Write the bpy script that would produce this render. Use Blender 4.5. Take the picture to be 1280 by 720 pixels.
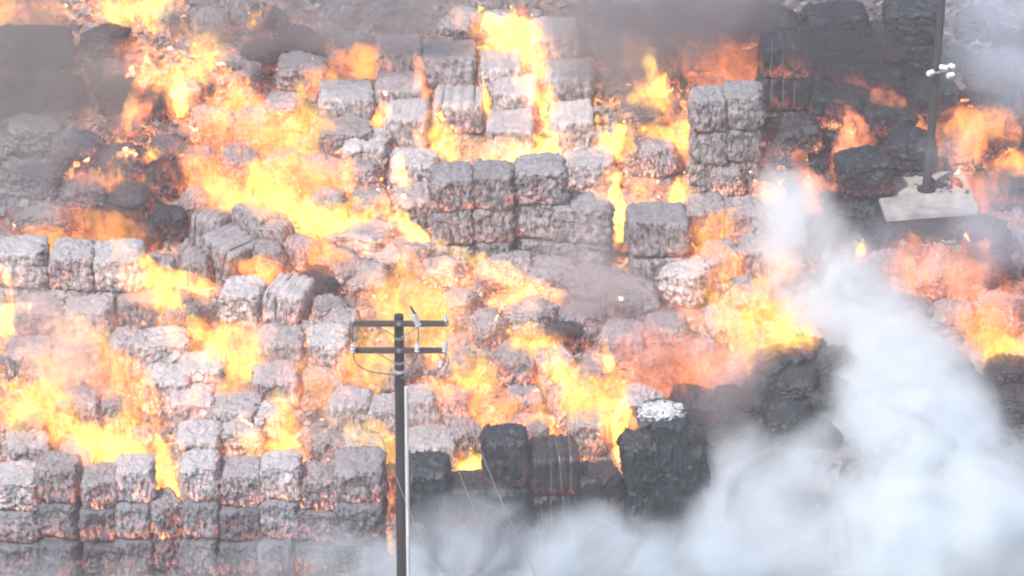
import bpy, bmesh, math, random
from mathutils import Vector, Matrix, noise, Euler
random.seed(7)
R = math.radians
sc = bpy.context.scene
for o in list(bpy.data.objects): bpy.data.objects.remove(o)

# ------------------------------------------------------------------ camera
PITCH, DIST = R(27), 130.0
TARGET = Vector((0.0, 10.0, 3.0))
cd = bpy.data.cameras.new('camera'); cam = bpy.data.objects.new('camera', cd)
sc.collection.objects.link(cam); sc.camera = cam
FWD = Vector((0, math.cos(PITCH), -math.sin(PITCH)))
cam.location = TARGET - FWD*DIST
cam.rotation_euler = (R(90)-PITCH, 0, 0)
SPX = 46.0                                   # pixels of the 1280-wide photograph per metre at the target
cd.sensor_width = 36.0; cd.lens = 18.0/((640/SPX)/DIST)
cd.clip_start = 1.0; cd.clip_end = 5000
# ------------------------------------------------------------------ world and sun
SUN_EL, SUN_AZ = R(50), R(215)               # azimuth clockwise from +Y
w = bpy.data.worlds.new('World'); sc.world = w; w.use_nodes = True
wn = w.node_tree.nodes; wl = w.node_tree.links
sky = wn.new('ShaderNodeTexSky'); sky.sky_type = 'NISHITA'; sky.sun_disc = False
sky.sun_elevation = SUN_EL; sky.sun_rotation = SUN_AZ; sky.air_density = 1.0; sky.dust_density = 2.5
bg = wn['Background']; bg.inputs['Strength'].default_value = 0.15
wl.new(sky.outputs[0], bg.inputs['Color'])
sl = bpy.data.lights.new('sun', 'SUN'); sl.energy = 5.0; sl.angle = R(3); sl.color = (1, .965, .925)
so = bpy.data.objects.new('sun', sl); sc.collection.objects.link(so)
sd = Vector((math.sin(SUN_AZ)*math.cos(SUN_EL), math.cos(SUN_AZ)*math.cos(SUN_EL), math.sin(SUN_EL)))
so.rotation_euler = (-sd).to_track_quat('-Z', 'Y').to_euler()
# ------------------------------------------------------------------ exposure and render settings
sc.view_settings.view_transform = 'Standard'; sc.view_settings.look = 'None'
sc.view_settings.exposure = 0.1; sc.view_settings.gamma = 1.0; sc.view_settings.use_curve_mapping = False
cy = sc.cycles
cy.max_bounces = 8; cy.diffuse_bounces = 1; cy.glossy_bounces = 1; cy.transmission_bounces = 2
cy.volume_bounces = 6; cy.transparent_max_bounces = 48
cy.volume_step_rate = 2.0; cy.volume_max_steps = 96
cy.use_adaptive_sampling = True; cy.adaptive_threshold = .06; cy.adaptive_min_samples = 12; cy.use_denoising = True; cy.denoiser = 'OPENIMAGEDENOISE'
cy.sample_clamp_indirect = 4.0; cy.caustics_reflective = False; cy.caustics_refractive = False; cy.filter_width = 2.0

# ------------------------------------------------------------------ helpers
def ray(px, py):
    u = (px-640)/SPX/DIST; v = (360-py)/SPX/DIST
    up = Vector((0, math.sin(PITCH), math.cos(PITCH)))
    return (FWD + Vector((1, 0, 0))*u + up*v)
def at(px, py, Y):
    d = ray(px, py); t = (Y-cam.location.y)/d.y
    return cam.location + d*t
def zs(y):                                   # height of the heap's own surface along the depth axis
    if y < 1.2: return 0.0
    if y < 1.6: return 1.9*(y-1.2)/.4
    if y < 24: return 1.9+.235*(y-1.6)
    return 1.9+.235*22.4
def surf(px, py, lift=0.0):                  # where the ray through a pixel meets heap height + lift
    lo, hi = -30.0, 45.0
    for _ in range(46):
        m = (lo+hi)/2
        if at(px, py, m).z > zs(m)+lift: lo = m
        else: hi = m
    return at(px, py, (lo+hi)/2)
def mscale(y, z): # metres per photo pixel
    d = (Vector((0, y, z))-cam.location).dot(FWD)
    return d/DIST/SPX

def mat(name):
    m = bpy.data.materials.new(name); m.use_nodes = True
    m.node_tree.nodes.clear()
    return m, m.node_tree.nodes, m.node_tree.links
def N(ns, t, **kw):
    n = ns.new(t)
    for k, v in kw.items():
        if k in n.inputs.keys(): n.inputs[k].default_value = v
        else: setattr(n, k, v)
    return n
def ramp(ns, stops):
    n = ns.new('ShaderNodeValToRGB'); e = n.color_ramp.elements
    while len(e) < len(stops): e.new(.5)
    for i, (p, c) in enumerate(stops):
        e[i].position = p; e[i].color = (c[0], c[1], c[2], 1) if hasattr(c, '__len__') else (c, c, c, 1)
    return n
def math_(ns, ls, op, a, b=None, clamp=False):
    n = ns.new('ShaderNodeMath'); n.operation = op; n.use_clamp = clamp
    for i, v in enumerate((a, b)):
        if v is None: continue
        if isinstance(v, (int, float)): n.inputs[i].default_value = v
        else: ls.new(v, n.inputs[i])
    return n.outputs[0]
def vmap(ns, ls, src, scale=(1, 1, 1), rot=(0, 0, 0), loc=None):
    n = ns.new('ShaderNodeMapping'); n.inputs['Scale'].default_value = scale; n.inputs['Rotation'].default_value = rot
    ls.new(src, n.inputs['Vector'])
    if loc is not None: ls.new(loc, n.inputs['Location'])
    return n.outputs[0]
def noise_(ns, ls, vec, scale, detail=3, rough=.55, dist=0.0):
    n = N(ns, 'ShaderNodeTexNoise', Scale=scale, Detail=detail, Roughness=rough, Distortion=dist)
    ls.new(vec, n.inputs['Vector']); return n.outputs['Fac']

# ------------------------------------------------------------------ materials
def bale_material(name, dark, light, topc, topmix, rough=.9, fleck=(.38, .6), bump=.6, ember=1.0):
    m, ns, ls = mat(name)
    tc = N(ns, 'ShaderNodeTexCoord'); oi = N(ns, 'ShaderNodeObjectInfo'); geo = N(ns, 'ShaderNodeNewGeometry')
    off = ns.new('ShaderNodeVectorMath'); off.operation = 'SCALE'; off.inputs[0].default_value = (37, 19, 53)
    ls.new(oi.outputs['Random'], off.inputs['Scale'])
    v = vmap(ns, ls, tc.outputs['Object'], (1, .8, .34), loc=off.outputs[0])
    vi = vmap(ns, ls, tc.outputs['Object'], (1, 1, 1), loc=off.outputs[0])
    fl = noise_(ns, ls, v, 13.0, 4, .75, .35)
    big = noise_(ns, ls, vi, 1.9, 3, .6)
    tex = N(ns, 'ShaderNodeTexVoronoi', Scale=10.0); ls.new(v, tex.inputs['Vector'])
    fm = math_(ns, ls, 'ADD', fl, math_(ns, ls, 'MULTIPLY', math_(ns, ls, 'SUBTRACT', big, .5), .45))
    r = ramp(ns, [(fleck[0], dark), ((fleck[0]+fleck[1])/2, [a*.5+b*.5 for a, b in zip(dark, light)]), (fleck[1], light)])
    ls.new(fm, r.inputs[0])
    # settled ash on upward faces
    sep = N(ns, 'ShaderNodeSeparateXYZ'); ls.new(geo.outputs['Normal'], sep.inputs[0])
    tm = ramp(ns, [(.45, 0), (.85, 1)]); ls.new(sep.outputs['Z'], tm.inputs[0])
    tn = ramp(ns, [(.3, .35), (.55, 1)]); ls.new(noise_(ns, ls, vi, 5.0, 5, .7), tn.inputs[0])
    tmm = math_(ns, ls, 'MULTIPLY', math_(ns, ls, 'MULTIPLY', tm.outputs[0], tn.outputs[0]), topmix)
    mx = N(ns, 'ShaderNodeMix', data_type='RGBA'); ls.new(tmm, mx.inputs[0]); ls.new(r.outputs[0], mx.inputs[6]); mx.inputs[7].default_value = (*topc, 1)
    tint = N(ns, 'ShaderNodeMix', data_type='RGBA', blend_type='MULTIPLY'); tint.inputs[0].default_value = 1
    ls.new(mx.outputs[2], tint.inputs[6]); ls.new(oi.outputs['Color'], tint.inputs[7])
    bs = N(ns, 'ShaderNodeBsdfPrincipled', Roughness=rough)
    ls.new(tint.outputs[2], bs.inputs['Base Color'])
    bp = N(ns, 'ShaderNodeBump', Strength=bump, Distance=.06); ls.new(fl, bp.inputs['Height']); ls.new(bp.outputs[0], bs.inputs['Normal'])
    # smouldering inside cracks, stronger low on the bale; object alpha is how hard it burns
    so_ = N(ns, 'ShaderNodeSeparateXYZ'); ls.new(tc.outputs['Object'], so_.inputs[0])
    low = ramp(ns, [(0.05, 1), (.75, .12)]); ls.new(so_.outputs['Z'], low.inputs[0])
    e1 = ramp(ns, [(.44, 0), (.60, 1)]); ls.new(noise_(ns, ls, vi, 2.3, 4, .7, .6), e1.inputs[0])
    e2 = ramp(ns, [(.44, 0), (.58, 1.8)]); ls.new(noise_(ns, ls, v, 13.0, 3, .7, .5), e2.inputs[0])
    e = math_(ns, ls, 'MULTIPLY', math_(ns, ls, 'MULTIPLY', e1.outputs[0], e2.outputs[0]), low.outputs[0])
    e = math_(ns, ls, 'ADD', e, math_(ns, ls, 'MULTIPLY', math_(ns, ls, 'MULTIPLY', low.outputs[0], e1.outputs[0]), .10))
    e = math_(ns, ls, 'MULTIPLY', math_(ns, ls, 'MULTIPLY', e, oi.outputs['Alpha']), ember)
    ec = ramp(ns, [(0, (1, .16, .07)), (.6, (1, .25, .09)), (1, (1, .5, .16))]); ls.new(e, ec.inputs[0])
    ls.new(ec.outputs[0], bs.inputs['Emission Color']); ls.new(e, bs.inputs['Emission Strength'])
    o = N(ns, 'ShaderNodeOutputMaterial'); ls.new(bs.outputs[0], o.inputs[0])
    return m
M = {}
M['ash'] = bale_material('ash_covered_cardboard', (.075, .068, .072), (.56, .53, .545), (.42, .41, .435), .8, fleck=(.34, .62))
M['mid'] = bale_material('scorched_cardboard', (.045, .04, .043), (.36, .335, .345), (.29, .28, .30), .75, fleck=(.36, .62))
M['char'] = bale_material('charred_wet_cardboard', (.003, .004, .006), (.036, .042, .052), (.06, .066, .078), .4, rough=.42, fleck=(.44, .74))
m, ns, ls = mat('binding_wire'); b = N(ns, 'ShaderNodeBsdfPrincipled', Roughness=.6, Metallic=.4)
tc = N(ns, 'ShaderNodeTexCoord'); r = ramp(ns, [(.3, (.09, .08, .08)), (.7, (.3, .28, .28))]); ls.new(noise_(ns, ls, tc.outputs['Object'], 9), r.inputs[0]); ls.new(r.outputs[0], b.inputs['Base Color'])
o = N(ns, 'ShaderNodeOutputMaterial'); ls.new(b.outputs[0], o.inputs[0]); M['wire'] = m

def simple(name, c0, c1, scale=6, rough=.85, stretch=(1, 1, 1), bump=.3, metal=0):
    m, ns, ls = mat(name); tc = N(ns, 'ShaderNodeTexCoord')
    v = vmap(ns, ls, tc.outputs['Object'], stretch)
    n = noise_(ns, ls, v, scale, 6, .65, .2); r = ramp(ns, [(.3, c0), (.68, c1)]); ls.new(n, r.inputs[0])
    b = N(ns, 'ShaderNodeBsdfPrincipled', Roughness=rough, Metallic=metal); ls.new(r.outputs[0], b.inputs['Base Color'])
    bp = N(ns, 'ShaderNodeBump', Strength=bump, Distance=.02); ls.new(n, bp.inputs['Height']); ls.new(bp.outputs[0], b.inputs['Normal'])
    o = N(ns, 'ShaderNodeOutputMaterial'); ls.new(b.outputs[0], o.inputs[0]); return m
M['wood'] = simple('weathered_pole_wood', (.006, .005, .0045), (.036, .027, .023), 7, .9, (7, 7, .35))
M['armwood'] = simple('weathered_crossarm_wood', (.03, .022, .019), (.10, .075, .062), 7, .9, (.6, 6, 6))
M['rust'] = simple('dark_mast_steel', (.02, .02, .022), (.05, .045, .045), 4, .6)
M['pvc'] = simple('white_conduit_plastic', (.5, .5, .49), (.76, .76, .74), 3, .5, (8, 8, .4))
M['porcelain'] = simple('pale_insulator_porcelain', (.3, .3, .32), (.62, .62, .65), 8, .35)
M['steel'] = simple('galvanised_steel', (.22, .22, .22), (.38, .38, .38), 9, .5, metal=.6)
M['cable'] = simple('grey_cable', (.06, .06, .06), (.14, .13, .13), 6, .6)
M['bright_cable'] = simple('bare_bright_cable', (.25, .25, .25), (.45, .45, .45), 6, .5)
M['white_metal'] = simple('white_enamel_metal', (.7, .7, .7), (.82, .82, .82), 5, .4)
M['concrete'] = simple('pale_concrete', (.17, .165, .155), (.46, .45, .43), 1.6, .9, (1, 1, 1), .4)
M['soot'] = simple('black_scorched_debris', (.015, .015, .017), (.09, .085, .08), 7, .95, bump=.8)

# burning ground: charred debris, grey ash, glowing ember beds
m, ns, ls = mat('burning_debris_ground'); tc = N(ns, 'ShaderNodeTexCoord')
P = tc.outputs['Object']
n1 = noise_(ns, ls, P, 2.6, 8, .72, .4); r = ramp(ns, [(.36, (.03, .028, .03)), (.5, (.14, .13, .13)), (.66, (.34, .32, .33))]); ls.new(n1, r.inputs[0])
b = N(ns, 'ShaderNodeBsdfPrincipled', Roughness=.95); ls.new(r.outputs[0], b.inputs['Base Color'])
bp = N(ns, 'ShaderNodeBump', Strength=.9, Distance=.15); ls.new(n1, bp.inputs['Height']); ls.new(bp.outputs[0], b.inputs['Normal'])
e1 = ramp(ns, [(.38, 0), (.60, 1)]); ls.new(noise_(ns, ls, P, .55, 4, .6), e1.inputs[0])
e2 = ramp(ns, [(.40, 0), (.62, 1)]); ls.new(noise_(ns, ls, P, 3.4, 6, .75, .8), e2.inputs[0])
at_ = N(ns, 'ShaderNodeAttribute'); at_.attribute_name = 'burn'
e = math_(ns, ls, 'MULTIPLY', math_(ns, ls, 'MULTIPLY', e1.outputs[0], e2.outputs[0]), at_.outputs['Fac'])
ec = ramp(ns, [(0, (1, .14, .05)), (.5, (1, .26, .09)), (1, (1, .52, .16))]); ls.new(e, ec.inputs[0])
ls.new(ec.outputs[0], b.inputs['Emission Color']); ls.new(math_(ns, ls, 'MULTIPLY', e, 1.2), b.inputs['Emission Strength'])
o = N(ns, 'ShaderNodeOutputMaterial'); ls.new(b.outputs[0], o.inputs[0]); M['ground'] = m

FLAME_CACHE = {}
def flame_material(kind):
    """gas that gives off light: hotter, denser tongues are yellow, thin ones orange to red"""
    if kind in FLAME_CACHE: return FLAME_CACHE[kind]
    cold, hot, gain, absb = {'yellow': ((1, .32, .06), (1, .70, .10), 4.0, .5), 'orange': ((1, .22, .05), (1, .46, .085), 3.0, .6),
                             'red': ((1, .19, .07), (1, .34, .11), 1.7, .5), 'pale': ((1, .36, .11), (1, .66, .18), 1.9, .3)}[kind]
    m, ns, ls = mat(kind+'_flame_gas'); tc = N(ns, 'ShaderNodeTexCoord'); oi = N(ns, 'ShaderNodeObjectInfo')
    off = ns.new('ShaderNodeVectorMath'); off.operation = 'SCALE'; off.inputs[0].default_value = (41, 23, 67); ls.new(oi.outputs['Random'], off.inputs['Scale'])
    v = vmap(ns, ls, tc.outputs['Object'], (1, 1, .42), loc=off.outputs[0])
    n = noise_(ns, ls, v, 2.5, 4, .68, 1.5)
    d = ramp(ns, [(.43, 0), (.57, 1)]); ls.new(n, d.inputs[0])
    c = N(ns, 'ShaderNodeMix', data_type='RGBA'); ls.new(d.outputs[0], c.inputs[0]); c.inputs[6].default_value = (*cold, 1); c.inputs[7].default_value = (*hot, 1)
    st = math_(ns, ls, 'MULTIPLY', math_(ns, ls, 'ADD', math_(ns, ls, 'MULTIPLY', d.outputs[0], gain), gain*.10), oi.outputs['Alpha'])
    em = N(ns, 'ShaderNodeEmission'); ls.new(c.outputs[2], em.inputs[0]); ls.new(st, em.inputs[1])
    ab = N(ns, 'ShaderNodeVolumeAbsorption', Color=(0, 0, 0, 1)); ls.new(math_(ns, ls, 'MULTIPLY', d.outputs[0], absb*2), ab.inputs['Density'])
    ad = N(ns, 'ShaderNodeAddShader'); ls.new(em.outputs[0], ad.inputs[0]); ls.new(ab.outputs[0], ad.inputs[1])
    # thin bright sheets where the burning surface folds
    tr = N(ns, 'ShaderNodeBsdfTransparent'); e2 = N(ns, 'ShaderNodeEmission', Strength=1.0); e2.inputs[0].default_value = (*hot, 1)
    lw = N(ns, 'ShaderNodeLayerWeight', Blend=.5); fc = ramp(ns, [(.0, 1), (.6, 0)]); ls.new(lw.outputs['Facing'], fc.inputs[0])
    d2 = ramp(ns, [(.5, 0), (.72, .30)]); ls.new(noise_(ns, ls, v, 4.5, 3, .6, 1.2), d2.inputs[0])
    mx = N(ns, 'ShaderNodeMixShader'); ls.new(math_(ns, ls, 'MULTIPLY', d2.outputs[0], fc.outputs[0]), mx.inputs[0]); ls.new(tr.outputs[0], mx.inputs[1]); ls.new(e2.outputs[0], mx.inputs[2])
    o = N(ns, 'ShaderNodeOutputMaterial'); ls.new(mx.outputs[0], o.inputs[0]); ls.new(ad.outputs[0], o.inputs[1])
    m.volume_intersection_method = 'FAST' if hasattr(m, 'volume_intersection_method') else None
    FLAME_CACHE[kind] = m; return m

def smoke_material(name, dens, color, scale=.35, lo=.42, hi=.62, aniso=0.0, detail=3, dist=.6, stretch=(1, 1, 1), floor=0.0):
    m, ns, ls = mat(name); tc = N(ns, 'ShaderNodeTexCoord')
    v = vmap(ns, ls, tc.outputs['Object'], stretch)
    av = N(ns, 'ShaderNodeAttribute'); av.attribute_name = 'density'
    n = noise_(ns, ls, v, scale, detail, .6, dist); d = ramp(ns, [(lo, floor), (hi, 1)]); d.color_ramp.interpolation = 'EASE'; ls.new(n, d.inputs[0])
    pv = N(ns, 'ShaderNodeVolumePrincipled', Anisotropy=aniso); pv.inputs['Color'].default_value = (*color, 1)
    pv.inputs['Density Attribute'].default_value = ''
    ls.new(math_(ns, ls, 'MULTIPLY', math_(ns, ls, 'MULTIPLY', d.outputs[0], av.outputs['Fac']), dens), pv.inputs['Density'])
    o = N(ns, 'ShaderNodeOutputMaterial'); ls.new(pv.outputs[0], o.inputs['Volume'])
    return m

def link(name, me, m=None, parent=None):
    o = bpy.data.objects.new(name, me); sc.collection.objects.link(o)
    if m is not None and not me.materials: me.materials.append(m)
    if parent: o.parent = parent
    return o
def tag(o, label, cat, group=None, kind=None):
    if label: o['label'] = label
    if cat: o['category'] = cat
    if group: o['group'] = group
    if kind: o['kind'] = kind
    return o
def structure(name, me, m): o = link(name, me, m); o['kind'] = 'structure'; return o

# ------------------------------------------------------------------ flame list: base px, tip px, width px, kind, strength, words
FL = [
(5,24,8,-18,44,'orange',.8,'orange flame over the dark flat-topped mound beside the frame corner'),
(62,24,55,-20,32,'orange',.8,'narrow orange flame at the end of the dark flat-topped mound'),
(150,24,148,-22,46,'yellow',.7,'broad pale flame at the top of the heap, beside the bright yellow one'),
(195,28,195,-28,38,'yellow',1.1,'bright yellow flame cut off by the top edge above the smoky hollow'),
(172,95,165,35,46,'red',.6,'faint pink flame under the two bright flames at the top'),
(265,78,236,8,46,'yellow',.65,'tall yellow flame reaching up beside the small isolated flicker'),
(321,30,322,6,13,'yellow',1.2,'small isolated yellow flicker near the top of the heap'),
(242,104,222,50,36,'yellow',.7,'yellow flame licking up the slope above the burning lattice'),
(156,158,184,88,20,'orange',.9,'thin orange flame curving along the edge of the brown smoke'),
(225,140,221,92,22,'yellow',1.0,'flickering yellow flame in the burning lattice of debris'),
(208,198,178,182,16,'yellow',1.0,'small flat yellow flame among dark rubble below the brown smoke'),
(84,226,97,198,10,'orange',1.3,'tiny pointed flame alone on the grey smoky slope'),
(145,236,112,198,34,'orange',.6,'low broken orange flame on the grey smoky slope'),
(258,228,236,170,56,'orange',.95,'wide orange flame behind the tumbled ribbed bales'),
(345,185,300,108,60,'orange',.95,'big orange flame sweeping up across the burning slope'),
(395,180,366,108,60,'yellow',.65,'large yellow-orange flame beside the scorched column of bales'),
(335,262,286,214,74,'yellow',.85,'strong yellow flame right behind the tumbled ribbed bales'),
(412,290,335,226,60,'yellow',1.0,'long yellow flame streaming from the tilted slabs over the ribbed bales'),
(452,275,410,236,44,'yellow',.7,'yellow flame just above the top tilted slab'),
(460,82,436,48,48,'orange',.9,'soft orange flame in front of the dark smoke bank'),
(410,104,385,78,36,'orange',.6,'low orange flame at the foot of the dark smoke bank'),
(385,240,348,150,64,'orange',.95,'tall orange flame filling the middle of the burning slope'),
(662,62,600,2,58,'yellow',1.0,'strong yellow flame blazing over the top of the stacked columns'),
(645,60,646,-4,44,'yellow',1.1,'brilliant yellow flame peak between the two top columns'),
(688,155,668,45,26,'orange',1.0,'long orange ribbon of flame trailing down between two columns'),
(560,190,541,122,38,'yellow',.9,'bright yellow flame at the foot of the tall ribbed column'),
(611,152,608,100,10,'yellow',1.4,'slender yellow flame in the gap beside the tall ribbed column'),
(690,200,681,152,42,'yellow',1.15,'bright fan-shaped flame standing on the three-wide block of bales'),
(632,206,594,172,60,'pale',.9,'low pale flame running along the three-wide block of bales'),
(644,212,636,172,18,'yellow',.8,'narrow yellow flame in the slot of the three-wide block'),
(764,194,765,138,34,'yellow',1.35,'upright bright yellow flame beside the three-wide block'),
(812,135,792,95,44,'yellow',.8,'yellow flame under the curling flame above the arched bale'),
(828,112,802,52,26,'yellow',1.0,'curling yellow flame bending over against the grey smoke'),
(860,172,798,152,44,'yellow',.75,'low yellow flame spread over the arched bale'),
(775,296,772,218,24,'yellow',1.2,'vertical yellow flame between two rounded grey bales'),
(846,252,850,212,30,'yellow',.6,'short yellow flame above the smooth rounded bale'),
(930,95,884,52,80,'red',.7,'soft red-orange flame above the twin dark columns'),
(866,200,858,130,34,'orange',.5,'dim orange flame along the side of the twin dark columns'),
(1052,104,1022,55,28,'red',1.0,'red flame on the charred slope above the lamp mast pad'),
(1112,112,1066,78,38,'red',.9,'red-orange flame winding toward the lamp mast'),
(1098,90,1105,15,18,'red',.6,'tall dim red streak of flame in the black smoke'),
(1152,168,1110,118,30,'red',.9,'red flame falling close beside the lamp mast'),
(1058,198,1066,142,26,'red',1.1,'small bright red flame on the blackened bales'),
(1222,175,1212,118,64,'orange',1.0,'broad orange flame just past the lamp mast'),
(1272,222,1266,172,42,'orange',1.0,'orange flame at the frame edge past the lamp mast'),
(962,244,962,216,22,'pale',1.3,'small white-hot flame at the head of the white plume'),
(1012,266,1016,196,18,'orange',.9,'narrow orange flame beside the head of the white plume'),
(1078,318,1070,294,18,'yellow',.9,'small lone flame in the grey smoke below the concrete pad'),
(1148,356,1132,280,52,'red',.85,'pinkish flame in smoke just below the concrete pad'),
(1206,362,1204,288,62,'red',.9,'wide pinkish flame below the far corner of the concrete pad'),
(1240,425,1214,368,66,'orange',.7,'hazy orange flame beyond the white plume'),
(1262,446,1226,412,56,'yellow',.6,'pale yellow flame above the black bales beyond the white plume'),
(965,440,902,328,88,'yellow',.85,'large yellow flame blazing beside the white plume'),
(905,335,872,284,50,'orange',.8,'orange flame rising from the top of the large blaze'),
(978,340,972,296,26,'pale',1.0,'small white-yellow flame right at the edge of the white plume'),
(1005,440,988,385,40,'yellow',.7,'yellow flame between the white plume and the black mound'),
(532,305,497,262,24,'yellow',1.2,'thin yellow flame slanting across above the tilted slabs'),
(690,368,540,308,30,'pale',1.0,'long slanting ridge of flame running down from the tilted slabs'),
(522,412,508,318,92,'yellow',.8,'big yellow flame rising behind the utility pole top'),
(468,470,456,396,60,'yellow',.5,'flame behind the crossarm ends of the utility pole'),
(548,458,548,402,36,'orange',.9,'orange flame just under the utility pole crossarms'),
(600,480,576,436,50,'yellow',.6,'yellow flame beside the hanging wires of the pole'),
(624,530,596,455,60,'orange',1.0,'broad orange flame above the gap in the front wall'),
(672,440,645,398,56,'yellow',.75,'yellow flame among broken bales in mid heap'),
(745,530,700,445,64,'yellow',.65,'large flame over the front wall of dark bales'),
(770,500,728,455,46,'orange',.9,'orange flame next to the bale with the white top'),
(762,472,760,425,16,'yellow',.9,'slender yellow flame in front of the pinkish smoke'),
(780,576,776,486,28,'yellow',1.2,'bright pointed flame hanging down beside the bale with the white top'),
(657,620,655,525,14,'red',1.6,'thin stream of fire dripping between two dark front bales'),
(722,636,724,560,10,'orange',1.6,'hair-thin stream of fire down the edge of a dark front bale'),
(598,592,588,564,48,'yellow',1.1,'low bright flame sitting in the gap of the front wall'),
(840,476,815,405,100,'red',.8,'wide salmon-coloured glow of flame before the grey smoke'),
(70,312,44,270,54,'orange',.8,'orange flame on the long wall of pale bales'),
(150,308,100,256,62,'orange',.7,'fading orange flame at the end of the long wall of pale bales'),
(218,400,180,310,40,'yellow',.9,'slanting yellow streak crossing in front of the long pale wall'),
(305,455,236,376,76,'yellow',.95,'large splayed yellow flame in the middle of the pale rubble'),
(262,360,190,336,26,'yellow',.7,'flat yellow flame below the tumbled ribbed bales'),
(10,404,3,376,40,'yellow',1.2,'small pale yellow flame at the frame edge under the long wall'),
(13,384,8,326,10,'orange',1.2,'thin flame in the crack of the long pale wall'),
(125,440,70,372,52,'pale',1.0,'washed-out yellow flame leaning over the smoky pale bales'),
(185,500,112,420,46,'orange',.8,'orange flame tail trailing down to the split pale bales'),
(60,530,12,448,84,'yellow',.85,'big yellow flame at the frame edge above the front bales'),
(168,582,50,505,70,'yellow',.9,'long yellow flame flowing along the tops of the front bales'),
(150,566,168,478,50,'yellow',.7,'upright yellow flame joining the long flowing one'),
(210,624,203,542,30,'yellow',1.1,'tall bright flame standing between two front bales'),
(352,580,350,488,46,'yellow',.6,'pale yellow flame just behind the front row near the pole'),
(478,566,436,505,54,'yellow',.5,'flame beside the pole behind the front row'),
(405,500,386,425,44,'orange',.5,'faint orange flame between pale mounds and the pole'),
(292,500,276,440,36,'orange',.6,'dull orange flame under the splayed yellow flame'),
(44,650,42,596,9,'orange',1.5,'little flame in the seam between the first front bales'),
(436,470,470,412,40,'orange',.5,'dim orange flame past the crossarm end'),
(1240,395,1262,345,50,'red',.7,'dull red flame near the frame edge past the plume'),
(270,170,262,108,44,'orange',.7,'orange flame beside the burning lattice of debris'),
(505,240,500,195,14,'yellow',.9,'small flame between the middle scorched bales'),
(632,385,650,352,34,'orange',.9,'little fire at the lower end of the slanting ridge'),
(880,470,905,425,50,'red',.7,'reddish flame between the big blaze and the black mound'),
(215,120,196,62,44,'orange',.8,'ragged orange flame between the bright top flames and the burning lattice'),
(300,130,272,70,40,'orange',.9,'orange flame curling up just past the burning lattice'),
(330,232,352,176,50,'yellow',.6,'yellow-orange flame in the heart of the burning slope'),
(290,262,262,214,48,'orange',1.0,'deep orange flame touching the topmost ribbed bale'),
(432,230,418,188,36,'orange',.9,'orange flame between the scorched column and a slumped ragged bale'),
(415,330,388,292,48,'orange',.9,'orange flame under the lower edge of the tilted slabs'),
(472,262,478,222,30,'orange',.9,'short orange flame above the thin slanting flame'),
(330,345,300,318,46,'orange',.8,'low orange flame at the feet of the ribbed bales'),
(530,130,524,82,12,'red',1.4,'thin red glow of flame in the slot beside the top column'),
(470,160,478,120,12,'orange',1.4,'thin orange flame in the crack between two scorched columns'),
(700,470,684,420,30,'orange',1.0,'narrow orange flame beside the charred mid-heap bale'),
(560,500,540,465,44,'orange',.9,'orange flame low behind the conduit of the pole'),
(680,540,664,498,34,'orange',1.0,'orange flame right above the two dark front bales'),
(800,250,806,200,26,'orange',.7,'dull orange flame between the arched bale and the rounded one'),
(893,290,905,250,44,'orange',.7,'orange flame beneath the twin dark columns'),
(1000,130,1010,85,26,'red',.9,'dim red flame in front of the black ribbed stack'),
(1042,250,1028,205,24,'red',.9,'red flame low on the black slope near the plume head'),
(1235,245,1215,205,40,'red',.8,'red flame on the rubble just beyond the concrete pad'),
(70,470,40,420,50,'pale',.8,'pale flame high above the big yellow flame at the frame edge'),
(250,520,236,480,36,'orange',.7,'small orange flame on the pale broken bales'),
(120,600,112,570,26,'orange',.9,'small orange fire between tops of the front bales'),
(320,560,300,520,34,'pale',.8,'small pale flame on the slumped white bale'),
]

# ------------------------------------------------------------------ ground
def hval(x, y):
    z = zs(y) if y < 24 else max(0, zs(y)-max(0, y-40)*.2)
    edge = max(0, abs(x)-26); z = max(0, z-edge*.22)
    if z > .2: z += .35*noise.noise(Vector((x*.45, y*.45, 3)))+.16*noise.noise(Vector((x*1.7, y*1.7, 9)))+.07*noise.noise(Vector((x*5, y*5, 1)))-.12
    return z
FLXY = []
for f in FL:
    p = surf(f[0], f[1], .1); FLXY.append((p.x, p.y, f[4]/46))
def make_ground():
    xs = [-400, -150, -70, -45]+[-30+.25*i for i in range(241)]+[45, 70, 150, 400]
    ys = [-400, -150, -60, -20]+[-6+.25*i for i in range(150)]+[36, 45, 60, 80, 120, 400]
    vs = [(x, y, hval(x, y)) for y in ys for x in xs]; nx = len(xs)
    fs = [(j*nx+i, j*nx+i+1, (j+1)*nx+i+1, (j+1)*nx+i) for j in range(len(ys)-1) for i in range(nx-1)]
    me = bpy.data.meshes.new('ground'); me.from_pydata(vs, [], fs)
    a = me.attributes.new('burn', 'FLOAT', 'POINT')
    vals = []
    for x, y, z in vs:
        v = 0
        if abs(x) < 30 and 0 < y < 32:
            for fx, fy, fw in FLXY:
                d2 = ((x-fx)**2+(y-fy)**2)/(.8+fw)**2
                if d2 < 6: v += math.exp(-d2)
            v = .18+v
            if x > 7 and y > 8: v *= .5
            if x > 4.2 and y < 7.5: v *= .12
        vals.append(min(v, 1.2))
    a.data.foreach_set('value', vals)
    for p in me.polygons: p.use_smooth = True
    return structure('ground', me, M['ground'])
make_ground()

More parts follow.
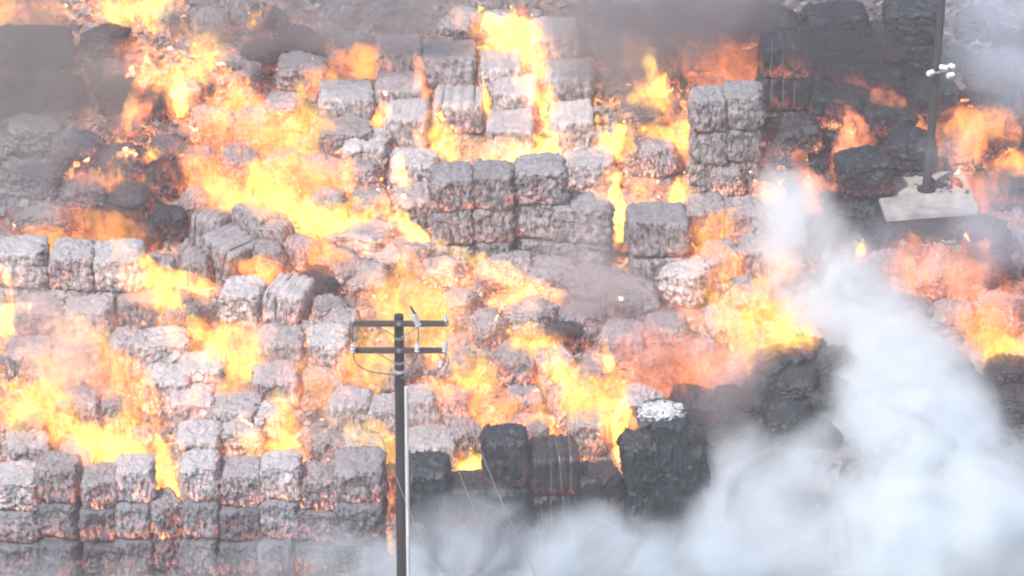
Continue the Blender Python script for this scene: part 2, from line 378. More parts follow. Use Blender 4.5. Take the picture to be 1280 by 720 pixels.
# ------------------------------------------------------------------ bales
def bale_mesh(name, n=8, ribs=5, rib=.03, slump=.0, rag=.035, cuts=25, seed=0):
    """unit bale 1 x 1 x 1, origin at the middle of its underside"""
    bm = bmesh.new(); bmesh.ops.create_cube(bm, size=2)
    bmesh.ops.subdivide_edges(bm, edges=bm.edges[:], cuts=cuts, use_grid_fill=True)
    s = Vector((seed*7.3, seed*3.1, seed*5.7))
    for v in bm.verts:
        x, y, z = v.co
        q = (abs(x)**n+abs(y)**n+abs(z)**n)**(1/n); p = Vector((x, y, z))/q
        if ribs:
            k = abs(math.sin(math.pi*ribs*(p.x+1)/2+.0)); b = (k**.6-.6)*rib*2
            if abs(p.x) < .93:
                m = max(abs(p.y), abs(p.z)); p.y *= 1+b*(abs(p.y) > .6); p.z *= 1+b*(abs(p.z) > .6)
        p += noise.noise_vector(p*1.1+s)*.10*(1+slump*2)
        p += noise.noise_vector(p*3.2+s)*rag*.8
        st = noise.noise(Vector((p.x*15, p.y*15, p.z*2.6))+s)+.45*noise.noise(Vector((p.x*3, p.y*3, p.z*16))+s)
        nrm = Vector((p.x**5, p.y**5, p.z**5)); 
        if nrm.length > 0: nrm.normalize()
        p += nrm*st*rag*1.9
        p += noise.noise_vector(Vector((p.x*11, p.y*11, p.z*5))+s)*rag*.7
        p += noise.noise_vector(Vector((p.x*22, p.y*22, p.z*11))+s)*rag*.7
        if slump:
            t = (p.z+1)/2; p.x *= 1+slump*.25*(1-t); p.y *= 1+slump*.25*(1-t); p.z -= slump*.5*t*(p.x*p.x)
        v.co = Vector((p.x/2, p.y/2, (p.z+1)/2))
    me = bpy.data.meshes.new(name); bm.to_mesh(me); bm.free()
    for p in me.polygons: p.use_smooth = True
    return me
def wire_mesh(name, off=0.0):
    """a flat binding band running round a unit bale"""
    bm = bmesh.new(); pts = []
    K = 28
    for i in range(K):
        a = 2*math.pi*i/K; y, z = math.cos(a), math.sin(a); q = (abs(y)**7+abs(z)**7)**(1/7); pts.append((y/q, z/q))
    rings = []
    for y, z in pts:
        rings.append([bm.verts.new((dx, y*.5*s, .5+z*.5*s)) for dx, s in ((-.012, .97), (-.012, 1.02), (.012, 1.02), (.012, .97))])
    for i in range(K):
        A, B = rings[i], rings[(i+1) % K]
        for k in range(4): bm.faces.new((A[k], A[(k+1) % 4], B[(k+1) % 4], B[k]))
    me = bpy.data.meshes.new(name); bm.to_mesh(me); bm.free(); return me
BM_ = {'box': [bale_mesh('bale', 13, 5, .025, 0, .035, seed=i) for i in range(4)],
       'rib': [bale_mesh('bale', 6, 5, .07, 0, .025, seed=i+10) for i in range(3)],
       'rag': [bale_mesh('bale', 8, 4, .02, .1, .075, seed=i+20) for i in range(4)],
       'lump': [bale_mesh('bale', 5.5, 5, .03, .3, .095, seed=i+30) for i in range(4)]}
WIRE = wire_mesh('strap')
cache = {}
def mesh_for(shape, k, tone):
    base = BM_[shape][k % len(BM_[shape])]; key = (base.name, tone)
    if key not in cache:
        me = base.copy(); me.materials.clear(); me.materials.append(M[tone]); cache[key] = me
    return cache[key]
ORD = ['first', 'second', 'third', 'fourth', 'fifth', 'sixth', 'seventh', 'eighth', 'ninth', 'tenth', 'eleventh', 'twelfth', 'thirteenth', 'fourteenth', 'fifteenth', 'sixteenth', 'seventeenth', 'eighteenth', 'nineteenth', 'twentieth']+['twenty-'+q for q in ('first', 'second', 'third', 'fourth', 'fifth', 'sixth', 'seventh', 'eighth', 'ninth')]
TONEW = {'ash': 'pale ash-grey', 'mid': 'scorched grey', 'char': 'charred'}
SHAPEW = {'box': 'squared', 'rib': 'ribbed', 'rag': 'ragged', 'lump': 'slumped'}
NB = [0]
def bale(loc, size, tone, shape, yaw=0, pitch=0, roll=0, ember=.6, tint=None, label='', group='bales in the burning heap'):
    me = mesh_for(shape, NB[0], tone); NB[0] += 1
    o = link('paper_bale', me); o.location = loc; o.scale = size; o.rotation_euler = (R(pitch), R(roll), R(yaw))
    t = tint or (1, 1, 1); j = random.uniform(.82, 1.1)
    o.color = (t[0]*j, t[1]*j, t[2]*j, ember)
    tag(o, label, 'bale', group)
    if shape == 'rib':
        for q in (-.3, -.1, .1, .3):
            if random.random() < .3: continue
            s = link('strap', WIRE, M['wire'], o); s.location = (q+random.uniform(-.02, .02), 0, 0); s.rotation_euler = (0, R(random.uniform(-2.5, 2.5)), R(random.uniform(-3, 3)))
    return o
# rows: (phrase, [ (px, py of the front top edge, width px, tiers, tone, shape, yaw, ember) ... ])
ROWS = [
('in the front wall', [
 (20,602,56,3,'ash','rag',2,.6),(72,588,50,3,'mid','rag',-4,.5),(122,598,44,3,'mid','rag',6,.8),(166,586,44,3,'ash','rag',-3,.9),(208,622,42,2,'mid','lump',22,.9),(250,584,46,3,'ash','rag',-3,.8),(300,596,54,3,'mid','rag',5,.5),
 (348,584,46,3,'ash','rag',-5,.6),(396,600,52,3,'mid','rag',3,1.0),(450,586,58,3,'mid','rag',-3,.4),(533,590,60,2,'char','rag',-3,.0),(585,612,48,2,'char','box',0,.2),(631,556,54,3,'char','rag',3,.1),
 (693,570,62,3,'char','rib',-2,.15),(752,598,52,2,'char','rag',6,.1),(804,552,46,3,'char','lump',14,.0),(838,530,44,3,'char','rag',-14,.0),(868,566,38,3,'char','lump',18,.0)]),
('on top of the front wall', [
 (30,560,52,1,'ash','rag',8,.9),(96,566,46,1,'mid','lump',-5,.9),(150,575,46,1,'ash','rag',3,.9),(180,548,34,1,'mid','lump',10,.8),(246,548,54,1,'ash','rag',-4,.7),(300,540,54,1,'ash','lump',6,.8),
 (404,556,50,1,'mid','lump',0,.9),(452,560,50,1,'ash','lump',6,.8),(538,556,60,1,'ash','rag',3,1.0),(580,538,40,1,'mid','lump',20,1.0),
 (660,538,44,1,'mid','rag',-6,1.1),(731,530,46,1,'mid','rag',4,1.0),(818,524,64,1,'char','rag',0,.0),(864,500,50,1,'char','lump',10,.1)]),
('in the row level with the conduit top', [
 (208,478,56,1,'ash','rag',-4,.8),(240,506,54,1,'ash','rag',3,.8),(290,514,56,1,'ash','rag',-8,.8),(92,510,56,1,'mid','rag',5,.9),(330,520,46,1,'ash','lump',12,.9),
 (440,506,48,1,'ash','rag',-12,.7),(482,512,46,1,'ash','rag',-3,.8),(520,500,44,1,'ash','rag',2,.8),(568,500,48,1,'mid','lump',0,1.0),(655,500,44,1,'mid','rag',3,1.1),(700,500,40,1,'mid','lump',-10,1.0)]),
('in the row level with the crossarms', [
 (160,430,44,1,'ash','rag',-6,.9),(206,432,54,1,'ash','rag',4,.6),(96,440,60,1,'mid','rag',2,.9),(38,446,60,1,'mid','rag',-3,.9),(250,462,52,1,'ash','rag',-3,.7),(350,430,60,1,'ash','rag',-6,.7),(408,428,54,1,'ash','rag',4,.7),
 (344,476,54,1,'ash','rag',6,.7),(398,476,46,1,'ash','lump',0,.8),(568,452,44,1,'mid','lump',20,.9),(640,450,54,1,'mid','lump',-14,.8),(694,448,44,1,'mid','lump',25,1.1),(748,464,46,1,'mid','lump',-25,.7),(800,500,48,1,'ash','lump',12,.4)]),
('in the row above the crossarms', [
 (48,388,60,1,'mid','rag',2,.8),(110,392,58,1,'ash','rag',-3,.9),(172,376,52,1,'mid','box',3,1.0),(222,392,44,1,'mid','rag',10,1.0),(302,366,52,1,'ash','rag',-12,.7),(360,368,54,1,'ash','rib',-18,.6),(408,384,42,1,'mid','lump',10,.9),
 (575,378,48,1,'mid','lump',-20,.8),(608,398,40,1,'mid','lump',30,.7),(664,392,56,1,'mid','lump',-28,.5),(706,412,40,1,'char','lump',40,.6),(430,400,44,1,'mid','lump',0,1.1)]),
('in the long wall of pale bales', [
 (22,318,62,2,'ash','rag',1,.3),(88,320,56,2,'ash','rag',-2,.6),(146,322,58,2,'ash','rag',2,.6)]),
('among the tumbled ribbed bales', [
 (238,246,32,1,'mid','lump',10,.3),(262,276,42,1,'mid','rib',-20,.2),(278,306,56,1,'mid','rib',-38,.1),(312,272,46,1,'mid','rib',48,.2),(350,284,36,1,'mid','rib',58,.6),(376,304,30,1,'mid','lump',50,.8),(338,312,34,1,'mid','lump',20,1.0),(246,322,34,1,'mid','lump',0,1.0),(198,330,38,1,'mid','lump',-10,.9),(212,270,40,1,'char','lump',0,.3),(176,286,40,1,'char','lump',15,.4)]),
('among the tilted slabs', [
 (452,296,84,1,'mid','rag',-24,.6),(482,316,50,1,'mid','lump',-20,.6),(516,312,44,1,'mid','rag',32,.8),(424,334,56,1,'mid','lump',-40,.9),(396,350,46,1,'char','lump',-30,1.0),(462,346,50,1,'mid','lump',0,1.2),(556,332,52,1,'mid','lump',30,1.1),(614,340,40,1,'mid','lump',20,1.0)]),
('in the three-wide block', [
 (566,222,50,3,'mid','rag',2,.5),(616,220,50,3,'mid','rag',-2,.4),(677,214,60,3,'mid','rag',1,.3)]),
('around the three-wide block', [
 (514,206,56,1,'ash','rag',-3,.6),(450,216,50,1,'mid','lump',-5,.9),(518,250,56,1,'mid','rag',5,1.1),(738,206,56,1,'ash','rag',3,.6),(728,262,70,2,'mid','rag',-4,.1),(823,280,72,2,'mid','box',2,.1),(826,190,48,1,'mid','lump',3,.7),(858,340,58,1,'ash','rag',-18,.7),(884,262,50,1,'mid','rag',0,1.0),(466,250,44,1,'mid','lump',10,.9)]),
('in the flame-footed column', [
 (560,72,62,1,'ash','box',0,.1),(573,128,64,1,'ash','rib',-2,.6)]),
('in the columns under the top blaze', [
 (626,84,50,1,'ash','box',2,.9),(644,116,56,1,'ash','box',-3,.5),(692,44,62,1,'ash','box',3,.6),(713,96,56,1,'ash','box',-2,.1),(716,150,54,1,'ash','box',2,.4),(640,160,60,1,'ash','box',0,1.0)]),
('by the dark smoke bank', [
 (497,66,58,1,'ash','box',2,.3),(497,112,56,1,'mid','box',0,1.0),(510,148,54,1,'ash','box',-3,.5),(430,122,64,1,'ash','box',3,.2),(432,168,62,1,'mid','rag',-2,.7),(458,180,52,1,'ash','rag',-8,.5),(374,84,60,1,'ash','lump',10,.2),(356,132,50,1,'mid','lump',-12,.7)]),
('in the twin dark columns', [
 (888,124,44,3,'mid','rag',2,.2),(930,120,46,3,'mid','rag',-2,.1)]),
('on the black mast slope', [
 (984,58,64,3,'char','rib',3,.4),(1046,22,74,3,'char','rag',8,.1),(1104,44,54,3,'char','lump',-6,.2),(1142,14,62,3,'char','rag',-6,.0),(1172,112,58,2,'char','lump',12,.2),(1000,160,60,2,'char','lump',4,.6),(1050,124,62,2,'char','rag',-12,.7),(1104,140,66,2,'char','lump',14,.3),(1140,176,56,2,'char','lump',0,.1),
 (1082,206,62,2,'char','rag',10,.1),(1240,86,56,2,'char','lump',20,.1),(1254,180,50,1,'char','lump',5,.5),(1258,226,60,1,'char','lump',-5,.3),(1048,238,54,1,'char','rag',20,.3),(1012,224,42,1,'char','lump',0,.8),(960,20,60,1,'char','lump',0,.4),(1034,286,54,1,'char','lump',6,.2),(1075,262,50,1,'char','lump',-14,.1),(934,24,56,2,'char','lump',10,.6)]),
('in the black clump by the plume', [
 (978,450,50,1,'char','lump',32,.0),(1012,436,46,1,'char','lump',-30,.0),(1048,452,50,1,'char','lump',20,.0),(1000,478,56,1,'char','lump',0,.0),(1046,490,52,1,'char','lump',-34,.0),(956,486,44,1,'char','lump',18,.0),(912,502,52,1,'char','lump',-12,.1),(896,552,54,2,'char','lump',10,.0),(930,540,50,1,'char','rag',24,.0),(985,520,54,1,'char','lump',0,.0)]),
('in the dark row beyond the plume', [
 (1200,456,44,1,'char','lump',10,.1),(1262,462,50,1,'char','lump',-6,.4),(1222,486,54,1,'char','lump',0,.1),(1276,500,48,1,'char','lump',0,.3),(1180,500,50,1,'char','lump',0,.0)]),
('half lost in the bottom smoke', [
 (1028,576,58,1,'mid','rag',-16,.4),(1050,612,50,1,'char','lump',20,.1),(1086,630,44,1,'char','lump',-20,.0),(884,660,46,1,'char','lump',0,.0),(1020,540,44,1,'char','lump',30,.0)]),
('on the brown smoky rise', [
 (36,50,86,1,'char','rag',-3,.0),(230,110,46,1,'mid','lump',12,.8),(196,120,40,1,'char','lump',0,.7),(150,110,44,1,'char','lump',-10,.4),(290,84,50,1,'mid','lump',10,.6),(330,64,50,1,'char','lump',-8,.3)]),
('on the grey smoky slope', [
 (40,160,58,1,'mid','lump',8,.0),(96,180,56,1,'mid','lump',-12,.1),(150,196,52,1,'mid','lump',14,.3),(40,220,60,1,'mid','lump',0,.0),(104,236,54,1,'mid','lump',10,.4),(164,244,48,1,'char','lump',-10,.4),(56,272,60,1,'mid','lump',4,.2),(130,276,50,1,'char','lump',-8,.5),(206,216,46,1,'char','lump',8,.5),(22,120,56,1,'char','lump',0,.0)]),
('in the burning middle slope', [
 (262,150,50,1,'mid','lump',10,.9),(300,90,46,1,'ash','lump',-10,.5),(318,150,48,1,'mid','lump',0,.8),(300,196,46,1,'mid','lump',12,1.0),(252,196,42,1,'mid','lump',-14,.8),(398,210,50,1,'mid','lump',10,1.0),(352,200,46,1,'mid','lump',-12,1.0),(410,250,44,1,'mid','lump',0,1.0)]),
('in the smoky middle', [
 (640,330,54,1,'mid','lump',0,.5),(690,340,56,1,'mid','lump',10,.3),(742,352,60,1,'mid','lump',-8,.2),(790,366,58,1,'mid','lump',6,.5),(730,398,54,1,'mid','lump',10,.4),(780,420,58,1,'mid','lump',-10,.7),(836,410,52,1,'mid','lump',0,.9),(830,452,52,1,'mid','lump',8,1.0),(880,440,48,1,'mid','lump',0,1.0),(904,400,50,1,'mid','lump',10,1.0)]),
('around the big blaze', [
 (900,320,50,1,'mid','rag',6,1.0),(946,312,48,1,'mid','rag',-10,1.0),(936,366,50,1,'mid','lump',0,1.0),(930,268,52,1,'mid','rag',4,.8),(992,300,46,1,'mid','lump',8,.9),(910,216,40,1,'mid','lump',0,.9)]),
('below the concrete pad', [
 (1120,330,54,1,'mid','lump',8,.5),(1176,344,54,1,'mid','lump',-8,.5),(1240,330,54,1,'char','lump',0,.3),(1140,388,54,1,'mid','lump',10,.5),(1196,394,52,1,'mid','lump',0,.6),(1252,384,50,1,'mid','lump',-10,.6),(1232,286,54,1,'char','lump',0,.1),(1094,290,50,1,'char','lump',0,.1),(1140,440,50,1,'mid','lump',0,.4),(1090,350,50,1,'mid','lump',0,.3)]),
]
frnd = random.Random(11); added = 0
def density_ok(x, y):
    for ph, its in ROWS:
        for t in its:
            yy = t[1]+18*t[3]+2
            if abs(t[0]-x) < t[2]*.5+17 and abs(yy-(y+12)) < 20+20*t[3]*.9: return False
    return not (1085 < x < 1230 and 190 < y < 300) and not (960 < x < 1200 and y > 430)
for _ in range(6000):
    if added >= 24: break
    x, y = frnd.uniform(5, 1275), frnd.uniform(12, 545)
    if not density_ok(x, y): continue
    near = min(ROWS[1:], key=lambda rr: min((t[0]-x)**2+((t[1]-y)*2.2)**2 for t in rr[1]))
    nb = min(near[1], key=lambda t: (t[0]-x)**2+(t[1]-y)**2)
    near[1].append((x, y, frnd.uniform(36, 50), 1, nb[4] if nb[4] != 'ash' or frnd.random() < .5 else 'mid', 'lump', frnd.uniform(-40, 40), max(.15, nb[7]))); added += 1
print('fillers', added)
TIERW = {1: [''], 2: ['upper', 'lower'], 3: ['top', 'middle', 'bottom']}
H0 = 1.02
for phrase, items in ROWS:
    cols = sorted(items, key=lambda t: t[0])
    for ci, (px, py, wpx, tiers, tone, shape, yaw, ember) in enumerate(cols):
        h = H0 if shape in ('box', 'rag', 'rib') else H0*.82
        if 'slabs' in phrase: h *= .8
        if phrase == 'in the front wall':
            p = at(px, py, -.25 if px > 500 else .0)
            top = p.z; hh = top/tiers
            ybase = p.y
            h = hh; ledge = .2 if px < 480 else .0
        else:
            p = surf(px, py, tiers*h*.93)
            top = p.z
        msc = mscale(p.y, p.z); wm = wpx*msc*1.03
        dm = {'box': 1.4, 'rag': 1.25, 'rib': 1.35, 'lump': 1.15}[shape]*min(1.0, max(.7, wm/1.2))
        for k in range(tiers):
            tw = TIERW[tiers][k]
            words = SHAPEW[shape]+' '+TONEW[tone]
            lab = f"{words} bale, {tw+', ' if tw else ''}{ORD[ci]} from the left {phrase}"
            zb = top-(k+1)*h
            jx = random.uniform(-.03, .03) if phrase != 'in the front wall' else random.uniform(-.09, .09)
            yaw = yaw+(random.uniform(-6, 6) if (k or phrase == 'in the front wall') else 0)
            ch = phrase.startswith('half') or phrase.startswith('among')
            tilt = (random.uniform(-14, 14), random.uniform(-16, 16)) if (ch or shape == 'lump') else (random.uniform(-3, 3), random.uniform(-3, 3))
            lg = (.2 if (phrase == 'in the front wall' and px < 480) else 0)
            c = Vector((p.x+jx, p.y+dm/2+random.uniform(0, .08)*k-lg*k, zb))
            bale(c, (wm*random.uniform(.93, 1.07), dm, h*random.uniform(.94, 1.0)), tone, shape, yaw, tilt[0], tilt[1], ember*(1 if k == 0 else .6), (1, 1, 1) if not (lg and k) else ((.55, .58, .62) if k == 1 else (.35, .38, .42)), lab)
print('bales', NB[0])

cap = link('white_residue', bale_mesh('white_residue', 2.4, 0, 0, .5, .22, 16, 77), None); cap.location = at(826, 519, .62); cap.scale = (.98, .75, .22); cap.rotation_euler = (R(6), R(-4), R(-8))
M['foam'] = simple('dried_white_residue', (.34, .35, .36), (.66, .67, .68), 5, .8, bump=.4); cap.data.materials.append(M['foam'])
tag(cap, 'white crust of residue lying on top of the black bale heap', 'residue crust')
# ------------------------------------------------------------------ flames
def lofty(name, pts, seed, voxel):
    bm = bmesh.new()
    for (c, rx, ry, rz) in pts:
        mtx = Matrix.Translation(c) @ Matrix.Diagonal((rx, ry, rz, 1))
        bmesh.ops.create_icosphere(bm, subdivisions=2, radius=1, matrix=mtx)
    me = bpy.data.meshes.new(name); bm.to_mesh(me); bm.free()
    return me
cloudtex = bpy.data.textures.new('billow', 'CLOUDS'); cloudtex.noise_scale = .35; cloudtex.noise_depth = 2
cloudbig = bpy.data.textures.new('billow_large', 'CLOUDS'); cloudbig.noise_scale = 1.6; cloudbig.noise_depth = 3
def shape_mods(o, voxel, disp, tex, smooth=2):
    r = o.modifiers.new('remesh', 'REMESH'); r.mode = 'VOXEL'; r.voxel_size = voxel
    s = o.modifiers.new('smooth', 'SMOOTH'); s.iterations = smooth; s.factor = .6
    d = o.modifiers.new('displace', 'DISPLACE'); d.texture = tex; d.strength = disp; d.mid_level = .5; d.texture_coords = 'GLOBAL'
def fog_group():
    g = bpy.data.node_groups.new('gas_filling', 'GeometryNodeTree')
    g.interface.new_socket('Geometry', in_out='INPUT', socket_type='NodeSocketGeometry')
    for nm in ('Voxel', 'Band'): g.interface.new_socket(nm, in_out='INPUT', socket_type='NodeSocketFloat')
    g.interface.new_socket('Material', in_out='INPUT', socket_type='NodeSocketMaterial')
    g.interface.new_socket('Geometry', in_out='OUTPUT', socket_type='NodeSocketGeometry')
    gi = g.nodes.new('NodeGroupInput'); go = g.nodes.new('NodeGroupOutput')
    mv = g.nodes.new('GeometryNodeMeshToVolume'); mv.resolution_mode = 'VOXEL_SIZE'
    sm = g.nodes.new('GeometryNodeSetMaterial')
    g.links.new(gi.outputs['Geometry'], mv.inputs['Mesh']); g.links.new(gi.outputs['Voxel'], mv.inputs['Voxel Size']); g.links.new(gi.outputs['Band'], mv.inputs['Interior Band Width'])
    g.links.new(mv.outputs[0], sm.inputs['Geometry']); g.links.new(gi.outputs['Material'], sm.inputs['Material']); g.links.new(sm.outputs[0], go.inputs[0])
    return g
FOG = fog_group()
def fog(o, voxel, band, material):
    md = o.modifiers.new('gas', 'NODES'); md.node_group = FOG
    ids = {i.name: i.identifier for i in FOG.interface.items_tree if i.in_out == 'INPUT'}
    md[ids['Voxel']] = voxel; md[ids['Band']] = band; md[ids['Material']] = material
GLOWM = {}
def glow_material(kind):
    if kind in GLOWM: return GLOWM[kind]
    c0, c1 = {'yellow': ((1, .22, .07), (1, .44, .08)), 'orange': ((1, .18, .06), (1, .32, .08)), 'red': ((1, .22, .11), (1, .31, .13)), 'pale': ((1, .28, .13), (1, .46, .17))}[kind]
    m, ns, ls = mat(kind+'_outer_flame_glow'); tc = N(ns, 'ShaderNodeTexCoord'); oi = N(ns, 'ShaderNodeObjectInfo')
    off = ns.new('ShaderNodeVectorMath'); off.operation = 'SCALE'; off.inputs[0].default_value = (41, 23, 67); ls.new(oi.outputs['Random'], off.inputs['Scale'])
    v = vmap(ns, ls, tc.outputs['Object'], (1, 1, .55), loc=off.outputs[0])
    d = ramp(ns, [(.43, .0), (.66, 1)]); ls.new(noise_(ns, ls, v, 1.9, 4, .68, 1.6), d.inputs[0])
    k = d.outputs[0]
    c = N(ns, 'ShaderNodeMix', data_type='RGBA'); ls.new(k, c.inputs[0]); c.inputs[6].default_value = (*c0, 1); c.inputs[7].default_value = (*c1, 1)
    em = N(ns, 'ShaderNodeEmission'); ls.new(c.outputs[2], em.inputs[0]); ls.new(math_(ns, ls, 'MULTIPLY', k, oi.outputs['Alpha']), em.inputs[1])
    o = N(ns, 'ShaderNodeOutputMaterial'); ls.new(em.outputs[0], o.inputs['Volume']); GLOWM[kind] = m; return m
def glow_child(o, me, W, kind, stren):  # flame fringe plus added emitting veil imitating pink fire glow over the bales
    c = link('outer_flame_glow', me.copy(), None, o); c.data.materials.clear()
    s = 1.3+min(.7, .45/max(W, .3)); c.scale = (s*1.1, s*1.15, 1.3); c.location = (0, 0, -.12)
    shape_mods(c, max(.05, W/9), min(.45, W*.4), cloudtex, 2)
    c.data.materials.append(glow_material(kind)); c.color = (1, 1, 1, min(1.2, stren)*1.7/max(.5, W*.8))
def flame(bx, by, tx, ty, wpx, kind, stren, label):
    b = surf(bx, by, .25); Y = b.y-.25; b = at(bx, by, Y); t = at(tx, ty, Y-.1)
    sc_ = mscale(Y, b.z); W = wpx*sc_*1.2; up = (t-b)*1.14; L = up.length
    rnd = random.Random(bx*31+by)
    pts = []
    def tongue(o, d, w, n):
        side = Vector((rnd.uniform(-.3, .3), rnd.uniform(-.3, .3), 0))
        ph = rnd.uniform(0, 6)
        for i in range(n):
            s = i/(n-1); r = w*.5*(math.sin(math.pi*min(1, (s*.82+.18)))**.8*(1-s*.55)+.02)
            wob = Vector((math.sin(ph+s*5)*w*.16*s, math.cos(ph+s*4)*w*.1*s, 0))
            c = o+d*s+wob+side*d.length*s*s*.4
            pts.append((c, max(r, .035), max(r*.7, .035), max(r*1.15, .05)))
    slender = L/max(W, .01) > 2.2
    if slender: tongue(Vector(), up, W, max(8, int(L/W*4)))
    else:
        nt = 4+int(W > 1.0)+int(W > 1.5)*2
        for k in range(nt):
            f = (k+.5)/nt-.5
            hgt = rnd.uniform(.5, .85) if k != nt//2 else 1
            o_ = Vector((f*W*.75, rnd.uniform(-.2, .2)*W, rnd.uniform(-.05, .05)*L))
            tongue(o_, up*hgt+Vector((f*W*.1, 0, 0)), W*rnd.uniform(.28, .44), 11)
        tongue(Vector((0, 0, 0)), up*.42, W*.9, 7)
    me = lofty('flame', pts, bx, W/12)
    o = link('flame', me, flame_material(kind)); o.location = b
    shape_mods(o, max(.03, W/14), min(.5, W*.45), cloudtex, 0)
    o.color = (1, 1, 1, stren/max(.45, W*.8))
    glow_child(o, me, W, kind, stren)
    tag(o, label, 'flame', 'flames burning through the heap')
for f in FL: flame(*f)


# ------------------------------------------------------------------ utility pole in front of the heap
def cyl(bm, a, b, r0, r1, n=16):
    d = b-a; q = d.to_track_quat('Z', 'Y').to_matrix().to_4x4()
    bmesh.ops.create_cone(bm, cap_ends=True, segments=n, radius1=r0, radius2=r1, depth=d.length, matrix=Matrix.Translation((a+b)/2) @ q)
def boxm(bm, c, s, rot=None, bev=.01):
    m_ = Matrix.Translation(c) @ (rot or Matrix()) @ Matrix.Diagonal((*s, 1))
    g = bmesh.ops.create_cube(bm, size=1, matrix=m_)
    if bev: bmesh.ops.bevel(bm, geom=list({e for v in g['verts'] for e in v.link_edges}), offset=bev, segments=2, affect='EDGES')
def fin(name, bm, m, parent=None, smooth=True):
    me = bpy.data.meshes.new(name); bm.to_mesh(me); bm.free()
    if smooth:
        for p in me.polygons: p.use_smooth = True
        me.set_sharp_from_angle(angle=R(40))
    return link(name, me, m, parent)
def tube(pts, r, name, m, parent, n=6):
    bm = bmesh.new()
    rings = []
    for i, p in enumerate(pts):
        d = (pts[min(i+1, len(pts)-1)]-pts[max(i-1, 0)]).normalized(); q = d.to_track_quat('Z', 'Y')
        rings.append([bm.verts.new(p+q @ Vector((math.cos(2*math.pi*k/n)*r, math.sin(2*math.pi*k/n)*r, 0))) for k in range(n)])
    for a, b in zip(rings, rings[1:]):
        for k in range(n): bm.faces.new((a[k], a[(k+1) % n], b[(k+1) % n], b[k]))
    bm.faces.new(rings[0][::-1]); bm.faces.new(rings[-1])
    return fin(name, bm, m, parent)
def curve_pts(ctrl, n=16):
    out = []
    c = [ctrl[0]]+ctrl+[ctrl[-1]]
    for i in range(len(ctrl)-1):
        for k in range(n//(len(ctrl)-1)+1):
            t = k/(n//(len(ctrl)-1)+1); p0, p1, p2, p3 = c[i:i+4]
            out.append(.5*((2*p1)+(p2-p0)*t+(2*p0-5*p1+4*p2-p3)*t*t+(3*p1-p0-3*p2+p3)*t**3))
    out.append(ctrl[-1]); return out
PY = -6.0
top = at(498.5, 394, PY); base = Vector((top.x, PY, 0))
pole = bpy.data.objects.new('utility_pole', None); sc.collection.objects.link(pole); pole.location = base
tag(pole, 'dark wooden utility pole with two crossarms and a white conduit before the burning heap', 'utility pole')
def loc(px, py, dy=0.0): return at(px, py, PY+dy)-base
bm = bmesh.new(); cyl(bm, Vector((0, 0, -.6)), loc(498.5, 394), .137, .112, 20); fin('shaft', bm, M['wood'], pole)
bm = bmesh.new(); cyl(bm, Vector((.155, -.06, .0)), Vector((.155, -.06, loc(507, 482).z)), .047, .047, 12); fin('conduit', bm, M['pvc'], pole)
bm = bmesh.new(); a = loc(498, 463); cyl(bm, Vector((0, 0, a.z-.035)), Vector((0, 0, a.z+.035)), .137, .137, 20); fin('pale_band', bm, M['bright_cable'], pole)
for py_ in (452, 421): 
    bm = bmesh.new(); a = loc(498, py_); cyl(bm, Vector((0, 0, a.z-.03)), Vector((0, 0, a.z+.03)), .132, .132, 20); fin('clamp', bm, M['steel'], pole)
for pyy, x0, x1 in ((404.5, 437, 560.5), (438, 437.5, 559)):
    a, b_ = loc(x0, pyy, -.2), loc(x1, pyy, -.2)
    bm = bmesh.new(); boxm(bm, (a+b_)/2, ((b_-a).length, .11, .125), bev=.012); arm = fin('crossarm', bm, M['armwood'], pole)
    for xe in (x0+2, x1-2, 498.5):
        c = loc(xe, pyy, -.265); bm = bmesh.new(); cyl(bm, c, c+Vector((0, -.03, 0)), .05, .05, 10); fin('bolt', bm, M['steel'], arm)
    for sx in (-27, 27):
        bm = bmesh.new(); cyl(bm, loc(498.5+sx, pyy+3, -.16), loc(498.5+sx*.12, pyy+17, -.14), .014, .014, 8); fin('brace', bm, M['steel'], pole)
def insulator(px, py, dy, h, tilt=0, rr=.075):
    bm = bmesh.new(); c = loc(px, py, dy); ax = Vector((math.sin(R(tilt)), 0, math.cos(R(tilt))))
    cyl(bm, c-ax*h/2, c+ax*h/2, .035, .03, 12)
    k = max(2, int(h/.07))
    for i in range(k):
        z = -h/2+h*(i+.5)/k; cyl(bm, c+ax*(z-.016), c+ax*(z+.016), rr, rr*.55, 16)
    return fin('insulator', bm, M['porcelain'], pole)
insulator(441.5, 398.5, -.2, .13, 0, .05); insulator(557, 397.5, -.2, .17, 0, .05); insulator(441, 435, -.32, .26, 4, .075); insulator(521.5, 434, -.32, .24, 0, .07); insulator(556.5, 433, -.32, .28, 3, .075); insulator(551, 455, -.3, .18, 12, .06)
